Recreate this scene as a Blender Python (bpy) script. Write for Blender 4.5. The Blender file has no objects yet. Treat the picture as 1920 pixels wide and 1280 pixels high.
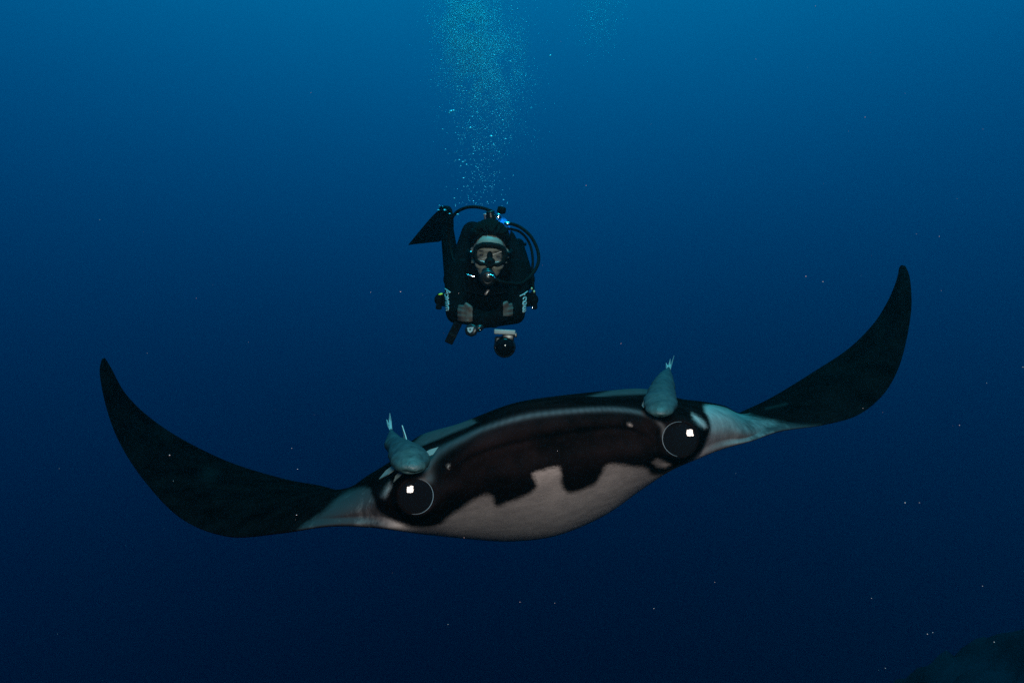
import bpy, bmesh, math, random
import numpy as np
from mathutils import Vector, Matrix, noise

# ------------------------------------------------------------------ camera, water light, sun, exposure
sc = bpy.context.scene
col = sc.collection
F = 1200.0                                   # focal length in photo pixels (1920 wide)
cam_d = bpy.data.cameras.new('camera')
cam_d.sensor_width = 36.0
cam_d.lens = F / 1920.0 * 36.0
cam_d.clip_start = 0.02
cam_d.clip_end = 400.0
cam = bpy.data.objects.new('camera', cam_d)
col.objects.link(cam)
cam.location = (0, 0, 0)
cam.rotation_euler = (math.radians(90), 0, 0)
sc.camera = cam

world = bpy.data.worlds.new('World')
sc.world = world
world.use_nodes = True
wt = world.node_tree
wt.nodes.clear()
def wmath(op, a, b=None):
    n = wt.nodes.new('ShaderNodeMath'); n.operation = op
    for i, v in enumerate((a, b)):
        if v is None: continue
        if isinstance(v, (int, float)): n.inputs[i].default_value = v
        else: wt.links.new(v, n.inputs[i])
    return n.outputs[0]
tc = wt.nodes.new('ShaderNodeTexCoord')
sx = wt.nodes.new('ShaderNodeSeparateXYZ')
wt.links.new(tc.outputs['Generated'], sx.inputs[0])
zz = sx.outputs['Z']
# downwelling daylight in clear ocean: radiance falls off exponentially from zenith to nadir
def radiance(a, b, c):
    e = wmath('ADD', wmath('MULTIPLY', zz, b), a)
    zp = wmath('MAXIMUM', zz, 0.0)
    e = wmath('ADD', e, wmath('MULTIPLY', wmath('POWER', zp, 3.0), c))
    return wmath('EXPONENT', e)
cx = wt.nodes.new('ShaderNodeCombineXYZ')
wt.links.new(radiance(-9.0, 4.2, 0.0), cx.inputs[0])
wt.links.new(radiance(-3.98, 4.12, -0.55), cx.inputs[1])
wt.links.new(radiance(-2.58, 3.22, -1.1), cx.inputs[2])
bg = wt.nodes.new('ShaderNodeBackground')
wt.links.new(cx.outputs[0], bg.inputs['Color'])
bg.inputs['Strength'].default_value = 1.0
wo = wt.nodes.new('ShaderNodeOutputWorld')
wt.links.new(bg.outputs[0], wo.inputs['Surface'])

sun_d = bpy.data.lights.new('sun', 'SUN')
sun_d.energy = 4.6
sun_d.angle = math.radians(25)
sun_d.color = (0.03, 0.68, 0.88)              # daylight after many metres of sea water
sun = bpy.data.objects.new('sun', sun_d)
col.objects.link(sun)
sun.rotation_euler = (math.radians(17), math.radians(5), 0)

# the photographer's strobe: its reflection shows as the catchlight in both eyes of the manta
st_d = bpy.data.lights.new('camera_strobe', 'AREA')
st_d.shape = 'SQUARE'
st_d.size = 0.27
st_d.energy = 28.0
st_d.spread = math.radians(98)
st_d.color = (1.0, 0.60, 0.54)
strobe = bpy.data.objects.new('camera_strobe', st_d)
col.objects.link(strobe)
strobe.location = (0.10, -0.05, 0.26)
strobe.rotation_euler = (Vector((0.12, 1.6, -0.42)) - Vector(strobe.location)).to_track_quat('-Z', 'Y').to_euler()

sc.view_settings.view_transform = 'Standard'
sc.view_settings.look = 'None'
sc.view_settings.exposure = 0.0
sc.view_settings.gamma = 1.0
sc.view_settings.use_curve_mapping = False
sc.render.engine = 'CYCLES'
sc.cycles.max_bounces = 8
sc.cycles.volume_bounces = 0
sc.cycles.transparent_max_bounces = 24
sc.cycles.caustics_reflective = False
sc.cycles.caustics_refractive = False
sc.cycles.use_denoising = False

# ------------------------------------------------------------------ helpers
rng = np.random.default_rng(7)
random.seed(7)
def P(x, y, d):
    """photo pixel + distance along the view axis -> point in the water (metres)"""
    return np.array([(x - 960.0) / F * d, d, -(y - 640.0) / F * d])
def V(x, y, d): return Vector(P(x, y, d))

def tag(o, label=None, cat=None, group=None, kind=None):
    if label: o['label'] = label
    if cat: o['category'] = cat
    if group: o['group'] = group
    if kind: o['kind'] = kind
    return o
def link(name, me, mat=None, parent=None):
    me.name = name
    o = bpy.data.objects.new(name, me)
    col.objects.link(o)
    if mat is not None and len(me.materials) == 0: me.materials.append(mat)
    if parent is not None: o.parent = parent
    return o
def empty(name, loc):
    o = bpy.data.objects.new(name, None)
    o.empty_display_size = 0.05
    col.objects.link(o)
    o.location = loc
    return o
def child(o, parent):
    o.parent = parent
    o.matrix_parent_inverse = Matrix.Translation(-Vector(parent.location))
    return o
def pydata(name, verts, faces, mat=None, parent=None, smooth=True):
    me = bpy.data.meshes.new(name)
    me.from_pydata([tuple(v) for v in verts], [], [tuple(int(i) for i in f) for f in faces])
    me.update()
    bm = bmesh.new(); bm.from_mesh(me)
    bmesh.ops.recalc_face_normals(bm, faces=bm.faces)
    bm.to_mesh(me); bm.free()
    if smooth: me.polygons.foreach_set('use_smooth', [True] * len(me.polygons))
    o = link(name, me, mat)
    if parent is not None: child(o, parent)
    return o
def from_bm(name, bm, mat=None, parent=None, smooth=True):
    me = bpy.data.meshes.new(name)
    bmesh.ops.recalc_face_normals(bm, faces=bm.faces)
    bm.to_mesh(me); bm.free()
    if smooth: me.polygons.foreach_set('use_smooth', [True] * len(me.polygons))
    o = link(name, me, mat)
    if parent is not None: child(o, parent)
    return o
def catmull(A, n, closed=False):
    """upsample axis 0 of A with n points per segment"""
    A = np.asarray(A, float); m = len(A)
    t = (np.arange(n) / n).reshape((n,) + (1,) * (A.ndim - 1))
    out = []
    for i in range(m if closed else m - 1):
        if closed: p0, p1, p2, p3 = A[(i - 1) % m], A[i], A[(i + 1) % m], A[(i + 2) % m]
        else: p0, p1, p2, p3 = A[max(i - 1, 0)], A[i], A[i + 1], A[min(i + 2, m - 1)]
        out.append(0.5 * (2 * p1 + (p2 - p0) * t + (2 * p0 - 5 * p1 + 4 * p2 - p3) * t ** 2 + (3 * p1 - p0 - 3 * p2 + p3) * t ** 3))
    if not closed: out.append(A[-1:])
    return np.concatenate(out, 0)
def frames(pts):
    """parallel-transport frames along a polyline"""
    pts = [Vector(p) for p in pts]
    T = []
    for i in range(len(pts)):
        a = pts[max(i - 1, 0)]; b = pts[min(i + 1, len(pts) - 1)]
        T.append((b - a).normalized())
    up = Vector((0, 0, 1)) if abs(T[0].z) < 0.9 else Vector((1, 0, 0))
    N = [(up - T[0] * up.dot(T[0])).normalized()]
    for i in range(1, len(pts)):
        v = N[-1] - T[i] * N[-1].dot(T[i])
        N.append(v.normalized())
    return pts, T, N
def tube_mesh(pts, rad, seg=10, bm=None, flat=1.0):
    pts, T, N = frames(pts)
    bm = bm or bmesh.new()
    rings = []
    for i, p in enumerate(pts):
        r = rad[i] if hasattr(rad, '__len__') else rad
        B = T[i].cross(N[i])
        rings.append([bm.verts.new(p + (N[i] * math.cos(a) * flat + B * math.sin(a)) * r) for a in [2 * math.pi * k / seg for k in range(seg)]])
    for a, b in zip(rings[:-1], rings[1:]):
        for k in range(seg): bm.faces.new((a[k], a[(k + 1) % seg], b[(k + 1) % seg], b[k]))
    bm.faces.new(rings[0][::-1]); bm.faces.new(rings[-1])
    return bm
def tube(name, pts, rad, mat, parent, seg=10, smoothn=6, flat=1.0):
    pts = catmull(np.array(pts), smoothn) if smoothn else np.array(pts)
    if hasattr(rad, '__len__'):
        rad = catmull(np.array(rad, float).reshape(-1, 1), smoothn).ravel() if smoothn else rad
    return from_bm(name, tube_mesh(pts, rad, seg, None, flat), mat, parent)
def capsule(bm, p, q, r0, r1, seg=20):
    p, q = Vector(p), Vector(q)
    ax = (q - p); L = ax.length; ax = ax / max(L, 1e-9)
    prof = []
    for k in range(7):
        a = -math.pi / 2 + (math.pi / 2) * k / 6
        prof.append((r0 * math.sin(a), max(r0 * math.cos(a), 1e-4)))
    for k in range(7):
        a = (math.pi / 2) * k / 6
        prof.append((L + r1 * math.sin(a), max(r1 * math.cos(a), 1e-4)))
    pts = [p + ax * s for s, _ in prof]
    up = Vector((0, 0, 1)) if abs(ax.z) < 0.9 else Vector((1, 0, 0))
    N = (up - ax * up.dot(ax)).normalized(); B = ax.cross(N)
    rings = [[bm.verts.new(c + (N * math.cos(2 * math.pi * k / seg) + B * math.sin(2 * math.pi * k / seg)) * r) for k in range(seg)] for c, (_, r) in zip(pts, prof)]
    for a, b in zip(rings[:-1], rings[1:]):
        for k in range(seg): bm.faces.new((a[k], a[(k + 1) % seg], b[(k + 1) % seg], b[k]))
    bm.faces.new(rings[0][::-1]); bm.faces.new(rings[-1])
def ellipsoid(bm, c, r, rot=None, sub=3):
    if not hasattr(r, '__len__'): r = (r, r, r)
    M = Matrix.Translation(Vector(c))
    if rot is not None: M = M @ rot.to_4x4()
    M = M @ Matrix.Diagonal((r[0], r[1], r[2], 1.0))
    bmesh.ops.create_icosphere(bm, subdivisions=sub, radius=1.0, matrix=M)
def box(bm, c, size, rot=None, bevel=0.0, seg=2):
    M = Matrix.Translation(Vector(c))
    if rot is not None: M = M @ rot.to_4x4()
    M = M @ Matrix.Diagonal((size[0], size[1], size[2], 1.0))
    g = bmesh.ops.create_cube(bm, size=1.0, matrix=M)
    if bevel > 0:
        ed = list({e for v in g['verts'] for e in v.link_edges})
        bmesh.ops.bevel(bm, geom=ed, offset=bevel, segments=seg, affect='EDGES', profile=0.6)
def lathe(bm, c, axis, prof, seg=24):
    c = Vector(c); ax = Vector(axis).normalized()
    up = Vector((0, 0, 1)) if abs(ax.z) < 0.9 else Vector((1, 0, 0))
    N = (up - ax * up.dot(ax)).normalized(); B = ax.cross(N)
    rings = [[bm.verts.new(c + ax * s + (N * math.cos(2 * math.pi * k / seg) + B * math.sin(2 * math.pi * k / seg)) * max(r, 1e-4)) for k in range(seg)] for s, r in prof]
    for a, b in zip(rings[:-1], rings[1:]):
        for k in range(seg): bm.faces.new((a[k], a[(k + 1) % seg], b[(k + 1) % seg], b[k]))
    bm.faces.new(rings[0][::-1]); bm.faces.new(rings[-1])
def remeshed(bm, voxel, smooth_it=4):
    """fuse overlapping closed shapes into one continuous surface"""
    me = bpy.data.meshes.new('tmp'); bm.to_mesh(me); bm.free()
    o = bpy.data.objects.new('tmp', me); col.objects.link(o)
    m = o.modifiers.new('r', 'REMESH'); m.mode = 'VOXEL'; m.voxel_size = voxel; m.use_smooth_shade = True
    if smooth_it:
        s = o.modifiers.new('s', 'SMOOTH'); s.iterations = smooth_it; s.factor = 0.5
    dg = bpy.context.evaluated_depsgraph_get()
    out = bpy.data.meshes.new_from_object(o.evaluated_get(dg))
    bpy.data.objects.remove(o); bpy.data.meshes.remove(me)
    out.materials.clear()
    out.polygons.foreach_set('use_smooth', [True] * len(out.polygons))
    return out

# ------------------------------------------------------------------ materials
def mat(name, color, rough=0.5, spec=0.5, metal=0.0, bump=0.0, bscale=200.0, var=0.0, vscale=30.0, coat=0.0):
    m = bpy.data.materials.new(name); m.use_nodes = True
    nt = m.node_tree; b = nt.nodes['Principled BSDF']
    b.inputs['Base Color'].default_value = (*color, 1)
    b.inputs['Roughness'].default_value = rough
    b.inputs['Specular IOR Level'].default_value = spec
    b.inputs['Metallic'].default_value = metal
    b.inputs['Coat Weight'].default_value = coat
    tcn = nt.nodes.new('ShaderNodeTexCoord')
    if var > 0:
        nz = nt.nodes.new('ShaderNodeTexNoise'); nz.inputs['Scale'].default_value = vscale; nz.inputs['Detail'].default_value = 5
        nt.links.new(tcn.outputs['Object'], nz.inputs['Vector'])
        mx = nt.nodes.new('ShaderNodeMix'); mx.data_type = 'RGBA'
        mx.inputs[6].default_value = (*[c * (1 - var) for c in color], 1)
        mx.inputs[7].default_value = (*[min(1, c * (1 + var)) for c in color], 1)
        nt.links.new(nz.outputs['Fac'], mx.inputs[0])
        nt.links.new(mx.outputs[2], b.inputs['Base Color'])
    if bump > 0:
        nz = nt.nodes.new('ShaderNodeTexNoise'); nz.inputs['Scale'].default_value = bscale; nz.inputs['Detail'].default_value = 4
        nt.links.new(tcn.outputs['Object'], nz.inputs['Vector'])
        bp = nt.nodes.new('ShaderNodeBump'); bp.inputs['Strength'].default_value = bump; bp.inputs['Distance'].default_value = 0.004
        nt.links.new(nz.outputs['Fac'], bp.inputs['Height'])
        nt.links.new(bp.outputs[0], b.inputs['Normal'])
    return m

M_suit = mat('neoprene_black', (0.0032, 0.0032, 0.0036), 0.85, 0.0, bump=0.5, bscale=90, var=0.4, vscale=25)
M_skin = mat('skin', (0.20, 0.19, 0.155), 0.5, 0.4, var=0.18, vscale=60, bump=0.2, bscale=150)
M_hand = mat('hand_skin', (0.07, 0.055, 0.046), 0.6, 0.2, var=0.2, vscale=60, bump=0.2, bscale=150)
M_hair = mat('hair_dark', (0.0055, 0.0045, 0.004), 0.7, 0.02, var=0.5, vscale=80)
M_rubber = mat('rubber_black', (0.0045, 0.0045, 0.0045), 0.65, 0.04)
M_plastic = mat('plastic_black', (0.007, 0.007, 0.008), 0.3, 0.35)
M_nylon = mat('nylon_black', (0.005, 0.005, 0.006), 0.85, 0.0, bump=0.5, bscale=300, var=0.4, vscale=40)
M_chrome = mat('chrome', (0.75, 0.76, 0.78), 0.16, 0.5, metal=1.0)
M_tank = mat('tank_blue', (0.02, 0.22, 0.75), 0.35, 0.5, var=0.1, vscale=15)
M_white = mat('white_plastic', (0.17, 0.17, 0.16), 0.5, 0.5, var=0.1, vscale=120)
M_print = mat('white_print', (0.27, 0.30, 0.30), 0.7, 0.3)
M_yellow = mat('yellow_rubber', (0.62, 0.72, 0.06), 0.5, 0.4)
M_eyewhite = mat('eye_dark', (0.03, 0.02, 0.015), 0.1, 0.5)
M_lip = mat('rim_tissue', (0.05, 0.08, 0.10), 0.5, 0.2)
M_remora = mat('remora_skin', (0.009, 0.027, 0.030), 0.5, 0.2, bump=0.8, bscale=70, var=0.85, vscale=55)
M_remtail = mat('remora_tail', (0.20, 0.28, 0.27), 0.5, 0.3, var=0.3, vscale=150)
M_remfin = mat('remora_fin', (0.05, 0.08, 0.08), 0.45, 0.5, var=0.25, vscale=120)
M_snow = mat('marine_snow', (0.34, 0.26, 0.26), 0.8, 0.2)
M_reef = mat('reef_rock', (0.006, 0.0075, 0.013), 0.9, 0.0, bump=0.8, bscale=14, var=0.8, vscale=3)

def glassy(name, fac, rough, color=(1, 1, 1)):
    m = bpy.data.materials.new(name); m.use_nodes = True
    nt = m.node_tree; nt.nodes.clear()
    t = nt.nodes.new('ShaderNodeBsdfTransparent'); g = nt.nodes.new('ShaderNodeBsdfGlossy')
    g.inputs['Roughness'].default_value = rough; g.inputs['Color'].default_value = (*color, 1)
    x = nt.nodes.new('ShaderNodeMixShader'); o = nt.nodes.new('ShaderNodeOutputMaterial')
    if fac is None:
        lw = nt.nodes.new('ShaderNodeLayerWeight'); lw.inputs['Blend'].default_value = 0.55
        nt.links.new(lw.outputs['Facing'], x.inputs[0])
    else: x.inputs[0].default_value = fac
    nt.links.new(t.outputs[0], x.inputs[1]); nt.links.new(g.outputs[0], x.inputs[2])
    nt.links.new(x.outputs[0], o.inputs['Surface'])
    return m
M_lens = glassy('mask_glass', 0.012, 0.25)
M_bubble = glassy('air_bubble', None, 0.05)
def bubble_mat(name, clear, gloss):
    """clouded air bubble: part clear, part scattering light through itself, with a glint"""
    m = bpy.data.materials.new(name); m.use_nodes = True
    nt = m.node_tree; nt.nodes.clear(); N = nt.nodes.new; L = nt.links.new
    tr = N('ShaderNodeBsdfTransparent'); df = N('ShaderNodeBsdfDiffuse'); tl = N('ShaderNodeBsdfTranslucent'); gl = N('ShaderNodeBsdfGlossy')
    df.inputs['Color'].default_value = tl.inputs['Color'].default_value = (.30, .86, 1.0, 1)
    gl.inputs['Roughness'].default_value = .38; gl.inputs['Color'].default_value = (.4, .88, 1, 1)
    a = N('ShaderNodeMixShader'); a.inputs[0].default_value = .5; L(df.outputs[0], a.inputs[1]); L(tl.outputs[0], a.inputs[2])
    b = N('ShaderNodeMixShader'); b.inputs[0].default_value = gloss; L(a.outputs[0], b.inputs[1]); L(gl.outputs[0], b.inputs[2])
    c = N('ShaderNodeMixShader'); c.inputs[0].default_value = 1 - clear; L(tr.outputs[0], c.inputs[1]); L(b.outputs[0], c.inputs[2])
    o = N('ShaderNodeOutputMaterial'); L(c.outputs[0], o.inputs['Surface'])
    return m
M_fine = bubble_mat('fine_bubbles', 0.0, 0.35)
M_big = bubble_mat('silvery_bubble', 0.1, 0.5)

# manta skin: black back, white belly and shoulders, boundary from the animal's own pattern attribute
def manta_skin():
    m = bpy.data.materials.new('manta_skin'); m.use_nodes = True
    nt = m.node_tree; b = nt.nodes['Principled BSDF']; L = nt.links.new
    tcn = nt.nodes.new('ShaderNodeTexCoord')
    at = nt.nodes.new('ShaderNodeAttribute'); at.attribute_name = 'pattern'
    def nz(scale, det=6, rough=0.6):
        n = nt.nodes.new('ShaderNodeTexNoise'); n.inputs['Scale'].default_value = scale
        n.inputs['Detail'].default_value = det; n.inputs['Roughness'].default_value = rough
        L(tcn.outputs['Object'], n.inputs['Vector']); return n.outputs['Fac']
    def mth(op, a, c):
        n = nt.nodes.new('ShaderNodeMath'); n.operation = op
        for i, v in enumerate((a, c)):
            if isinstance(v, (int, float)): n.inputs[i].default_value = v
            else: L(v, n.inputs[i])
        return n.outputs[0]
    jit = mth('MULTIPLY', mth('SUBTRACT', nz(190, 6, 0.7), 0.5), 14.0)
    jit2 = mth('MULTIPLY', mth('SUBTRACT', nz(24, 4, 0.6), 0.5), 9.0)
    s = mth('ADD', mth('ADD', at.outputs['Fac'], jit), jit2)
    mr = nt.nodes.new('ShaderNodeMapRange'); mr.interpolation_type = 'SMOOTHSTEP'
    mr.inputs['From Min'].default_value = -5.5; mr.inputs['From Max'].default_value = 7.0
    L(s, mr.inputs['Value'])
    # white side, mottled with grey
    rampw = nt.nodes.new('ShaderNodeValToRGB')
    rampw.color_ramp.elements[0].position = 0.30; rampw.color_ramp.elements[0].color = (0.25, 0.235, 0.23, 1)
    rampw.color_ramp.elements[1].position = 0.62; rampw.color_ramp.elements[1].color = (0.39, 0.365, 0.35, 1)
    L(nz(22, 8, 0.75), rampw.inputs[0])
    rampd = nt.nodes.new('ShaderNodeValToRGB')
    rampd.color_ramp.elements[0].position = 0.35; rampd.color_ramp.elements[0].color = (0.0009, 0.0008, 0.0009, 1)
    rampd.color_ramp.elements[1].position = 0.75; rampd.color_ramp.elements[1].color = (0.0058, 0.0036, 0.0040, 1)
    L(nz(9, 7, 0.65), rampd.inputs[0])
    mx = nt.nodes.new('ShaderNodeMix'); mx.data_type = 'RGBA'
    L(mr.outputs[0], mx.inputs[0]); L(rampd.outputs[0], mx.inputs[6]); L(rampw.outputs[0], mx.inputs[7])
    lp = nt.nodes.new('ShaderNodeAttribute'); lp.attribute_name = 'lip'
    lf = mth('MULTIPLY', lp.outputs['Fac'], mth('ADD', mth('MULTIPLY', nz(40, 5, 0.6), 0.6), 0.5))
    mx2 = nt.nodes.new('ShaderNodeMix'); mx2.data_type = 'RGBA'
    gr = nt.nodes.new('ShaderNodeAttribute'); gr.attribute_name = 'root_shade'
    gf = mth('MULTIPLY', gr.outputs['Fac'], mth('ADD', nz(14, 6, 0.7), 0.35))  # darkens the white skin where the wing roots get less light
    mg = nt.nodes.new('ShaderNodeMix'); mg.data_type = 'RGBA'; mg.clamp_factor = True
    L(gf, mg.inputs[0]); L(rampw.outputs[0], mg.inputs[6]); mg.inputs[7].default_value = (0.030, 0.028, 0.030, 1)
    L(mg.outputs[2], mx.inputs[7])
    L(lf, mx2.inputs[0]); L(mx.outputs[2], mx2.inputs[6]); mx2.inputs[7].default_value = (0.042, 0.046, 0.050, 1)
    L(mx2.outputs[2], b.inputs['Base Color'])
    b.inputs['Roughness'].default_value = 0.5
    b.inputs['Specular IOR Level'].default_value = 0.0
    bp = nt.nodes.new('ShaderNodeBump'); bp.inputs['Strength'].default_value = 0.35; bp.inputs['Distance'].default_value = 0.002
    L(nz(260, 3, 0.6), bp.inputs['Height'])
    L(bp.outputs[0], b.inputs['Normal'])
    return m
M_manta = manta_skin()

def eye_gloss():
    m = mat('manta_eye', (0.002, 0.002, 0.0025), 0.03, 0.10)
    nt = m.node_tree; b = nt.nodes['Principled BSDF']
    tcn = nt.nodes.new('ShaderNodeTexCoord'); nz = nt.nodes.new('ShaderNodeTexNoise')
    nz.inputs['Scale'].default_value = 75; nz.inputs['Detail'].default_value = 2
    nt.links.new(tcn.outputs['Object'], nz.inputs['Vector'])
    bp = nt.nodes.new('ShaderNodeBump'); bp.inputs['Strength'].default_value = 0.07; bp.inputs['Distance'].default_value = 0.002
    nt.links.new(nz.outputs['Fac'], bp.inputs['Height'])
    nt.links.new(bp.outputs[0], b.inputs['Normal']); nt.links.new(bp.outputs[0], b.inputs['Coat Normal'])
    b.inputs['Coat Roughness'].default_value = 0.03
    return m
M_eye = eye_gloss()

# ------------------------------------------------------------------ reef (dark slope at the lower right)
def build_reef():
    n = 90
    vs, fs = [], []
    c = P(2090, 1462, 4.6)
    for j in range(n + 1):
        for i in range(n + 1):
            u, v = i / n * 2 - 1, j / n * 2 - 1
            x, y = c[0] + u * 3.0, c[1] + v * 3.0
            r = math.hypot(u * 1.0, v * 1.0)
            h = 0.95 * math.exp(-(r * 2.4) ** 2) - 1.4 * r * r
            q = Vector((x * 1.3, y * 1.3, 3.1))
            h += 0.30 * noise.noise(q * 1.4) + 0.17 * noise.noise(q * 4) + 0.08 * noise.noise(q * 9) + 0.04 * noise.noise(q * 20)
            vs.append((x, y, c[2] + h))
    for j in range(n):
        for i in range(n):
            a = j * (n + 1) + i
            fs.append((a, a + 1, a + n + 2, a + n + 1))
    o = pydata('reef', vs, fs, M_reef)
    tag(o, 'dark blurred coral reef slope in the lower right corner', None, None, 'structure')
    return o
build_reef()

# ------------------------------------------------------------------ manta ray
def wing(T, B, th):
    T, B = P(*T), P(*B)
    return ('w', T, B, th)
def body(*pts): return ('b', np.array([P(*p) for p in pts]))
ST = [
 wing((197, 671, 3.00), (191, 673, 2.99), .004),
 wing((208, 690, 3.02), (187, 700, 2.93), .012),
 wing((234, 737, 3.04), (199, 762, 2.85), .016),
 wing((276, 780, 3.06), (224, 828, 2.72), .022),
 wing((340, 824, 3.06), (271, 900, 2.55), .030),
 wing((430, 868, 3.05), (340, 970, 2.36), .038),
 wing((530, 899, 3.02), (428, 1005, 2.18), .046),
 wing((598, 912, 3.00), (525, 1000, 2.03), .052),
 # T rear, D dorsal, C crest, R ridge, M mid front, L lower front, B bottom, V ventral
 body((655, 925, 3.05), (648, 916, 2.55), (648, 917, 2.20), (640, 928, 1.99), (628, 948, 1.88), (620, 970, 1.84), (618, 986, 1.89), (650, 950, 2.55)),
 body((705, 915, 3.15), (692, 893, 2.60), (690, 893, 2.10), (688, 908, 1.86), (688, 935, 1.74), (688, 965, 1.73), (690, 987, 1.80), (700, 945, 2.55)),
 body((760, 900, 3.20), (738, 866, 2.55), (735, 867, 2.00), (738, 884, 1.74), (742, 925, 1.64), (745, 966, 1.66), (746, 992, 1.76), (760, 945, 2.60)),
 body((820, 880, 3.25), (785, 822, 2.40), (796, 838, 1.90), (806, 860, 1.66), (806, 905, 1.59), (804, 965, 1.63), (802, 1000, 1.95), (820, 940, 2.60)),
 body((890, 855, 3.28), (862, 798, 2.30), (862, 812, 1.84), (866, 828, 1.555), (876, 880, 1.535), (878, 938, 1.615), (880, 1009, 2.08), (890, 920, 2.65)),
 body((960, 830, 3.30), (955, 768, 2.35), (955, 762, 1.86), (955, 787, 1.51), (963, 850, 1.495), (964, 922, 1.57), (960, 1013, 2.14), (960, 900, 2.65)),
 body((1040, 815, 3.30), (1048, 752, 2.40), (1048, 745, 1.84), (1050, 772, 1.50), (1058, 830, 1.49), (1058, 900, 1.56), (1044, 1002, 2.14), (1040, 880, 2.65)),
 body((1120, 805, 3.30), (1140, 738, 2.35), (1136, 746, 1.84), (1140, 767, 1.52), (1148, 820, 1.505), (1148, 878, 1.575), (1130, 966, 2.10), (1120, 860, 2.65)),
 body((1190, 800, 3.28), (1212, 734, 2.35), (1202, 748, 1.88), (1214, 774, 1.57), (1220, 820, 1.545), (1214, 868, 1.59), (1200, 917, 2.0), (1190, 840, 2.60)),
 body((1250, 795, 3.25), (1275, 752, 2.40), (1270, 753, 2.00), (1272, 772, 1.68), (1276, 818, 1.61), (1272, 850, 1.64), (1262, 876, 1.77), (1250, 830, 2.60)),
 body((1310, 795, 3.22), (1318, 757, 2.50), (1318, 757, 2.10), (1322, 774, 1.82), (1324, 805, 1.74), (1318, 833, 1.75), (1310, 855, 1.84), (1310, 815, 2.60)),
 body((1360, 795, 3.20), (1358, 764, 2.60), (1358, 763, 2.22), (1362, 776, 1.98), (1364, 798, 1.90), (1362, 822, 1.90), (1358, 840, 1.96), (1360, 810, 2.60)),
 body((1392, 772, 3.18), (1394, 773, 2.70), (1398, 776, 2.40), (1404, 787, 2.15), (1408, 802, 2.05), (1410, 816, 2.03), (1410, 825, 2.07), (1395, 795, 2.65)),
 wing((1448, 747, 3.18), (1468, 808, 2.16), .050),
 wing((1526, 699, 3.18), (1545, 796, 2.30), .045),
 wing((1592, 655, 3.18), (1610, 776, 2.44), .040),
 wing((1638, 609, 3.18), (1657, 737, 2.58), .034),
 wing((1663, 570, 3.18), (1685, 688, 2.72), .028),
 wing((1677, 539, 3.18), (1701, 630, 2.86), .022),
 wing((1684, 516, 3.18), (1709, 572, 2.98), .014),
 wing((1686, 503, 3.18), (1706, 522, 3.10), .010),
 wing((1690, 497, 3.17), (1698, 499, 3.15), .004),
]
def stations():
    mids = []
    for s in ST:
        mids.append((s[1] + s[2]) / 2 if s[0] == 'w' else s[1][[0, 6]].mean(0))
    out = []
    for i, s in enumerate(ST):
        if s[0] == 'b': out.append(s[1]); continue
        _, T, B, th = s
        span = mids[min(i + 1, len(ST) - 1)] - mids[max(i - 1, 0)]
        n = np.cross(span, T - B); n /= np.linalg.norm(n)
        if n[2] < 0: n = -n
        rows = []
        for f, h in ((0, 0), (.2, .45), (.4, .8), (.6, 1.0), (.78, .95), (.93, .6), (1.0, 0.0)):
            rows.append(T + (B - T) * f + n * th * h)
        rows.append(T + (B - T) * .55 - n * th * .6)
        out.append(np.array(rows))
    return np.array(out)
PALE = np.array([(645,921),(672,914),(695,912),(701,935),(710,956),(738,973),(780,987),(822,986),(842,967),(866,951),(890,934),(915,926),(928,933),(924,944),(932,951),(955,940),(977,933),(1000,921),(1008,908),(1001,896),(996,887),(1014,884),(1049,871),(1053,892),(1052,907),(1061,922),(1079,924),(1100,916),(1120,904),(1129,886),(1135,872),(1153,869),(1180,874),(1216,877),(1218,890),(1240,890),(1272,877),(1302,853),(1319,828),(1328,800),(1323,780),(1316,762),(1330,756),(1352,762),(1385,771),(1440,787),(1500,797),(1560,797),(1540,850),(1300,1000),(1000,1120),(500,1060),(556,992),(600,963)], float)
SPOT = [np.array([(1224,866),(1232,861),(1244,864),(1254,869),(1246,874),(1232,873)], float),
        np.array([(1294,774),(1303,781),(1312,789),(1317,797),(1309,797),(1299,789),(1293,781)], float),
        np.array([(736,898),(729,907),(721,918),(718,925),(725,927),(733,918),(739,907)], float),
        np.array([(1178,794),(1185,797),(1183,799),(1177,796)], float),
        np.array([(838,872),(842,869),(843,873),(840,877)], float)]
DORS = [np.array([(758,846),(800,806),(885,785),(895,793),(842,814),(796,834)], float),
        np.array([(1080,750),(1110,741),(1150,730),(1222,722),(1222,738),(1150,741)], float)]
def sdist(q, poly):
    """signed distance in pattern units, positive inside"""
    a = poly; b = np.roll(poly, -1, 0)
    best = np.full(len(q), 1e9); inside = np.zeros(len(q), bool)
    for s, e in zip(a, b):
        d = e - s; t = np.clip(((q - s) @ d) / max(d @ d, 1e-9), 0, 1)
        best = np.minimum(best, np.linalg.norm(q - (s + t[:, None] * d), axis=1))
        c = (s[1] > q[:, 1]) != (e[1] > q[:, 1])
        with np.errstate(divide='ignore', invalid='ignore'):
            xi = (e[0] - s[0]) * (q[:, 1] - s[1]) / (e[1] - s[1] + 1e-12) + s[0]
        inside ^= c & (q[:, 0] < xi)
    return np.where(inside, best, -best)
EYES = {'l': (780, 930, 1.545), 'r': (1275, 823, 1.545)}
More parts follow.
